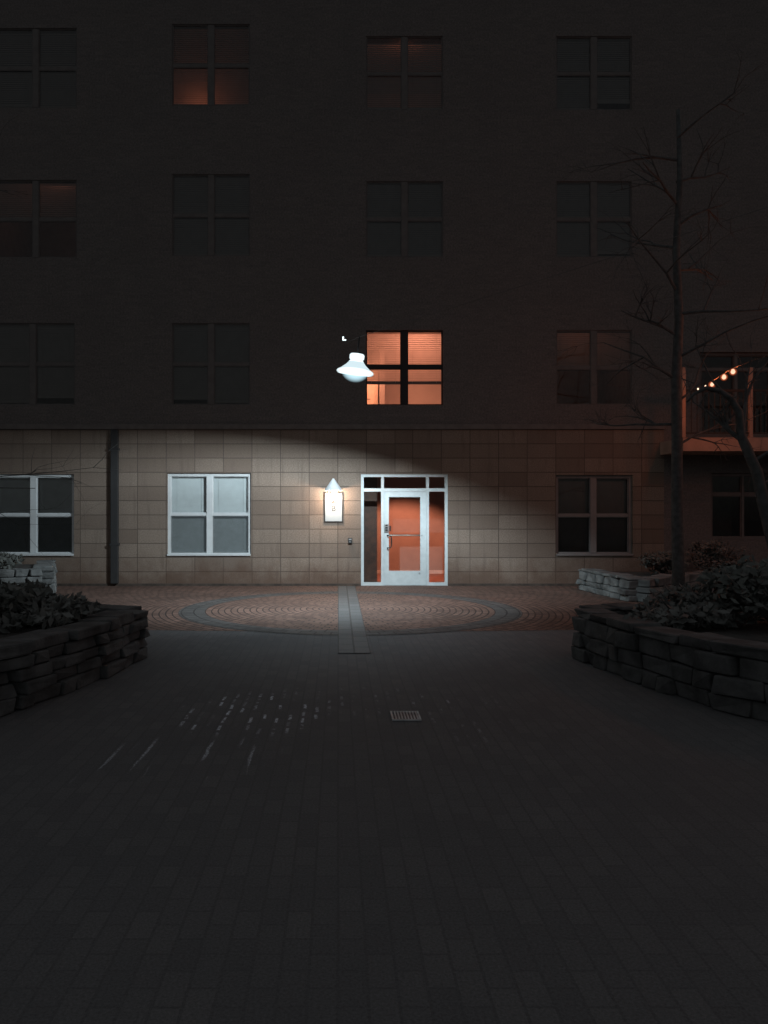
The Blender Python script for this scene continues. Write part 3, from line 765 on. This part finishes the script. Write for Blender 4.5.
for k in range(15):
    py = 446 - k * 22; s = -1 if k % 2 else 1
    br.append((pt(677, py), (s * rr.uniform(.5, 1), rr.uniform(-.6, .6), rr.uniform(.1, .7)), rr.uniform(1.0, 1.7), .026, 3 if k < 8 else 2, .03))
tree(base, tr, [.11, .10, .092, .086, .08, .07, .058, .045, .03], br, 'slim straight bare tree standing in front of the right wing', 3)
d2 = 11.5
def p2(px, py): return pt(px, py, d2)
base = (wx(790, d2), d2, 0.0)
tr = [base, p2(778, 560), p2(764, 505), p2(757, 472), p2(748, 452), p2(741, 436), p2(739, 412), p2(731, 399), p2(720, 391), p2(706, 388), p2(694, 394), p2(687, 402)]
br = [(p2(741, 440), (-1, 0, .75), .9, .035, 2, .0), (p2(742, 436), (.3, .2, 1), 1.3, .04, 3, .0), (p2(722, 391), (-.3, .3, 1), .8, .02, 2, 0), (p2(752, 462), (1, -.2, .8), 1.2, .03, 3, 0),
      (p2(712, 389), (-1, .1, -.9), .55, .014, 2, .06), (p2(734, 402), (-.8, 0, -.5), .6, .016, 2, .08), (p2(760, 485), (1, .3, .5), 1.0, .03, 2, .02)]
tree(base, tr, [.115, .10, .088, .08, .072, .065, .058, .05, .04, .032, .022, .012], br, 'leaning bare tree arching over in front of the balcony', 9)
d3 = 11.0
base = (-6.4, 10.4, 0.0)
tr = [base, (-6.35, 10.5, 1.0), (-6.4, 10.5, 2.2), (-6.3, 10.6, 3.6), (-6.5, 10.6, 5.0), (-6.45, 10.7, 6.3)]
br = [((-6.35, 10.5, 2.0), (1, .05, .03), 2.1, .016, 0, 0), ((-4.85, 10.7, 2.12), (1, .05, .0), 1.9, .009, 2, 0.0), ((-5.3, 10.6, 2.0), (1, 0, -.12), 1.2, .009, 2, 0.0)]
for k in range(7): br.append(((-6.4, 10.6, 2.6 + k * .5), (rr.uniform(-1, 1), rr.uniform(-.7, .7), .6), 1.5, .03, 2, .02))
tree(base, tr, [.12, .11, .10, .08, .06, .03], br, 'bare tree just beyond the left edge reaching one low branch across the window', 13)

# ------------------------------------------------------------------ drain grate in the paving
o = empty('drain_grate', (wx(405.5, gd(717)), gd(717), .004), 'small slotted metal drain grate set in the path', 'drain')
m = MB(); gw, gh = .115, .13
m.box(-gw, -gw + .014, -gh, gh, 0, .012); m.box(gw - .014, gw, -gh, gh, 0, .012); m.box(-gw + .014, gw - .014, -gh, -gh + .014, 0, .011); m.box(-gw + .014, gw - .014, gh - .014, gh, 0, .011)
m.build('grate_frame', M['steel'], o)
m = MB()
for k in range(8):
    x = -gw + .03 + k * .0245; m.box(x, x + .010, -gh + .014, gh - .014, .001, .010)
m.build('grate_bars', M['steel'], o)
m = MB(); m.quad((-gw + .01, -gh + .01, .0005), (gw - .01, -gh + .01, .0005), (gw - .01, gh - .01, .0005), (-gw + .01, gh - .01, .0005)); m.build('drain_pit', M['black'], o)  # flat black sheet painted in for the shade under the bars

# ------------------------------------------------------------------ night sky
wd = bpy.data.worlds.new('World'); sc.world = wd; wd.use_nodes = True
t = NT(wd); bg = t.n['Background']
sky = t.node('ShaderNodeTexSky', sky_type='NISHITA'); sky.sun_disc = False; sky.sun_elevation = R(12); sky.sun_rotation = R(0)
hs = t.node('ShaderNodeHueSaturation', {'Saturation': .16, 'Value': 1.0, 'Color': sky.outputs[0]})
z = t.sep(t.node('ShaderNodeTexCoord').outputs['Generated'])[2]        # overcast night: brighter overhead than at the horizon
g_ = t.node('ShaderNodeMapRange', {0: z, 1: 0.0, 2: .8, 3: .014, 4: .063}, clamp=True).outputs[0]
t.l.new(hs.outputs[0], bg.inputs[0]); t.l.new(g_, bg.inputs[1])

# aim the hanging lamp towards the facade (direction given in the lamp's tilted frame)
v = P.matrix_basis.to_3x3().inverted() @ Vector((-.22, .78, -.62))
aim(SPOT, v)
aim(dn, P.matrix_basis.to_3x3().inverted() @ Vector((-.05, -.20, -.97)))

# ------------------------------------------------------------------ camera
cam = bpy.data.cameras.new('camera'); co = bpy.data.objects.new('camera', cam); COL.objects.link(co)
co.location = (0, 0, EYE); co.rotation_euler = (R(90), 0, 0)
cam.sensor_fit = 'AUTO'; cam.sensor_width = 36; cam.lens = 36 * F_PX / 1024
cam.shift_x = (384 - CX) / 1024; cam.clip_end = 600; cam.clip_start = .05
sc.camera = co
sc.view_settings.view_transform = 'Standard'; sc.view_settings.look = 'None'; sc.view_settings.exposure = 0; sc.view_settings.gamma = 1
sc.cycles.use_denoising = True
sc.cycles.max_bounces = 8; sc.cycles.transparent_max_bounces = 12
sc.cycles.sample_clamp_indirect = 3.0; sc.cycles.caustics_reflective = False; sc.cycles.caustics_refractive = False
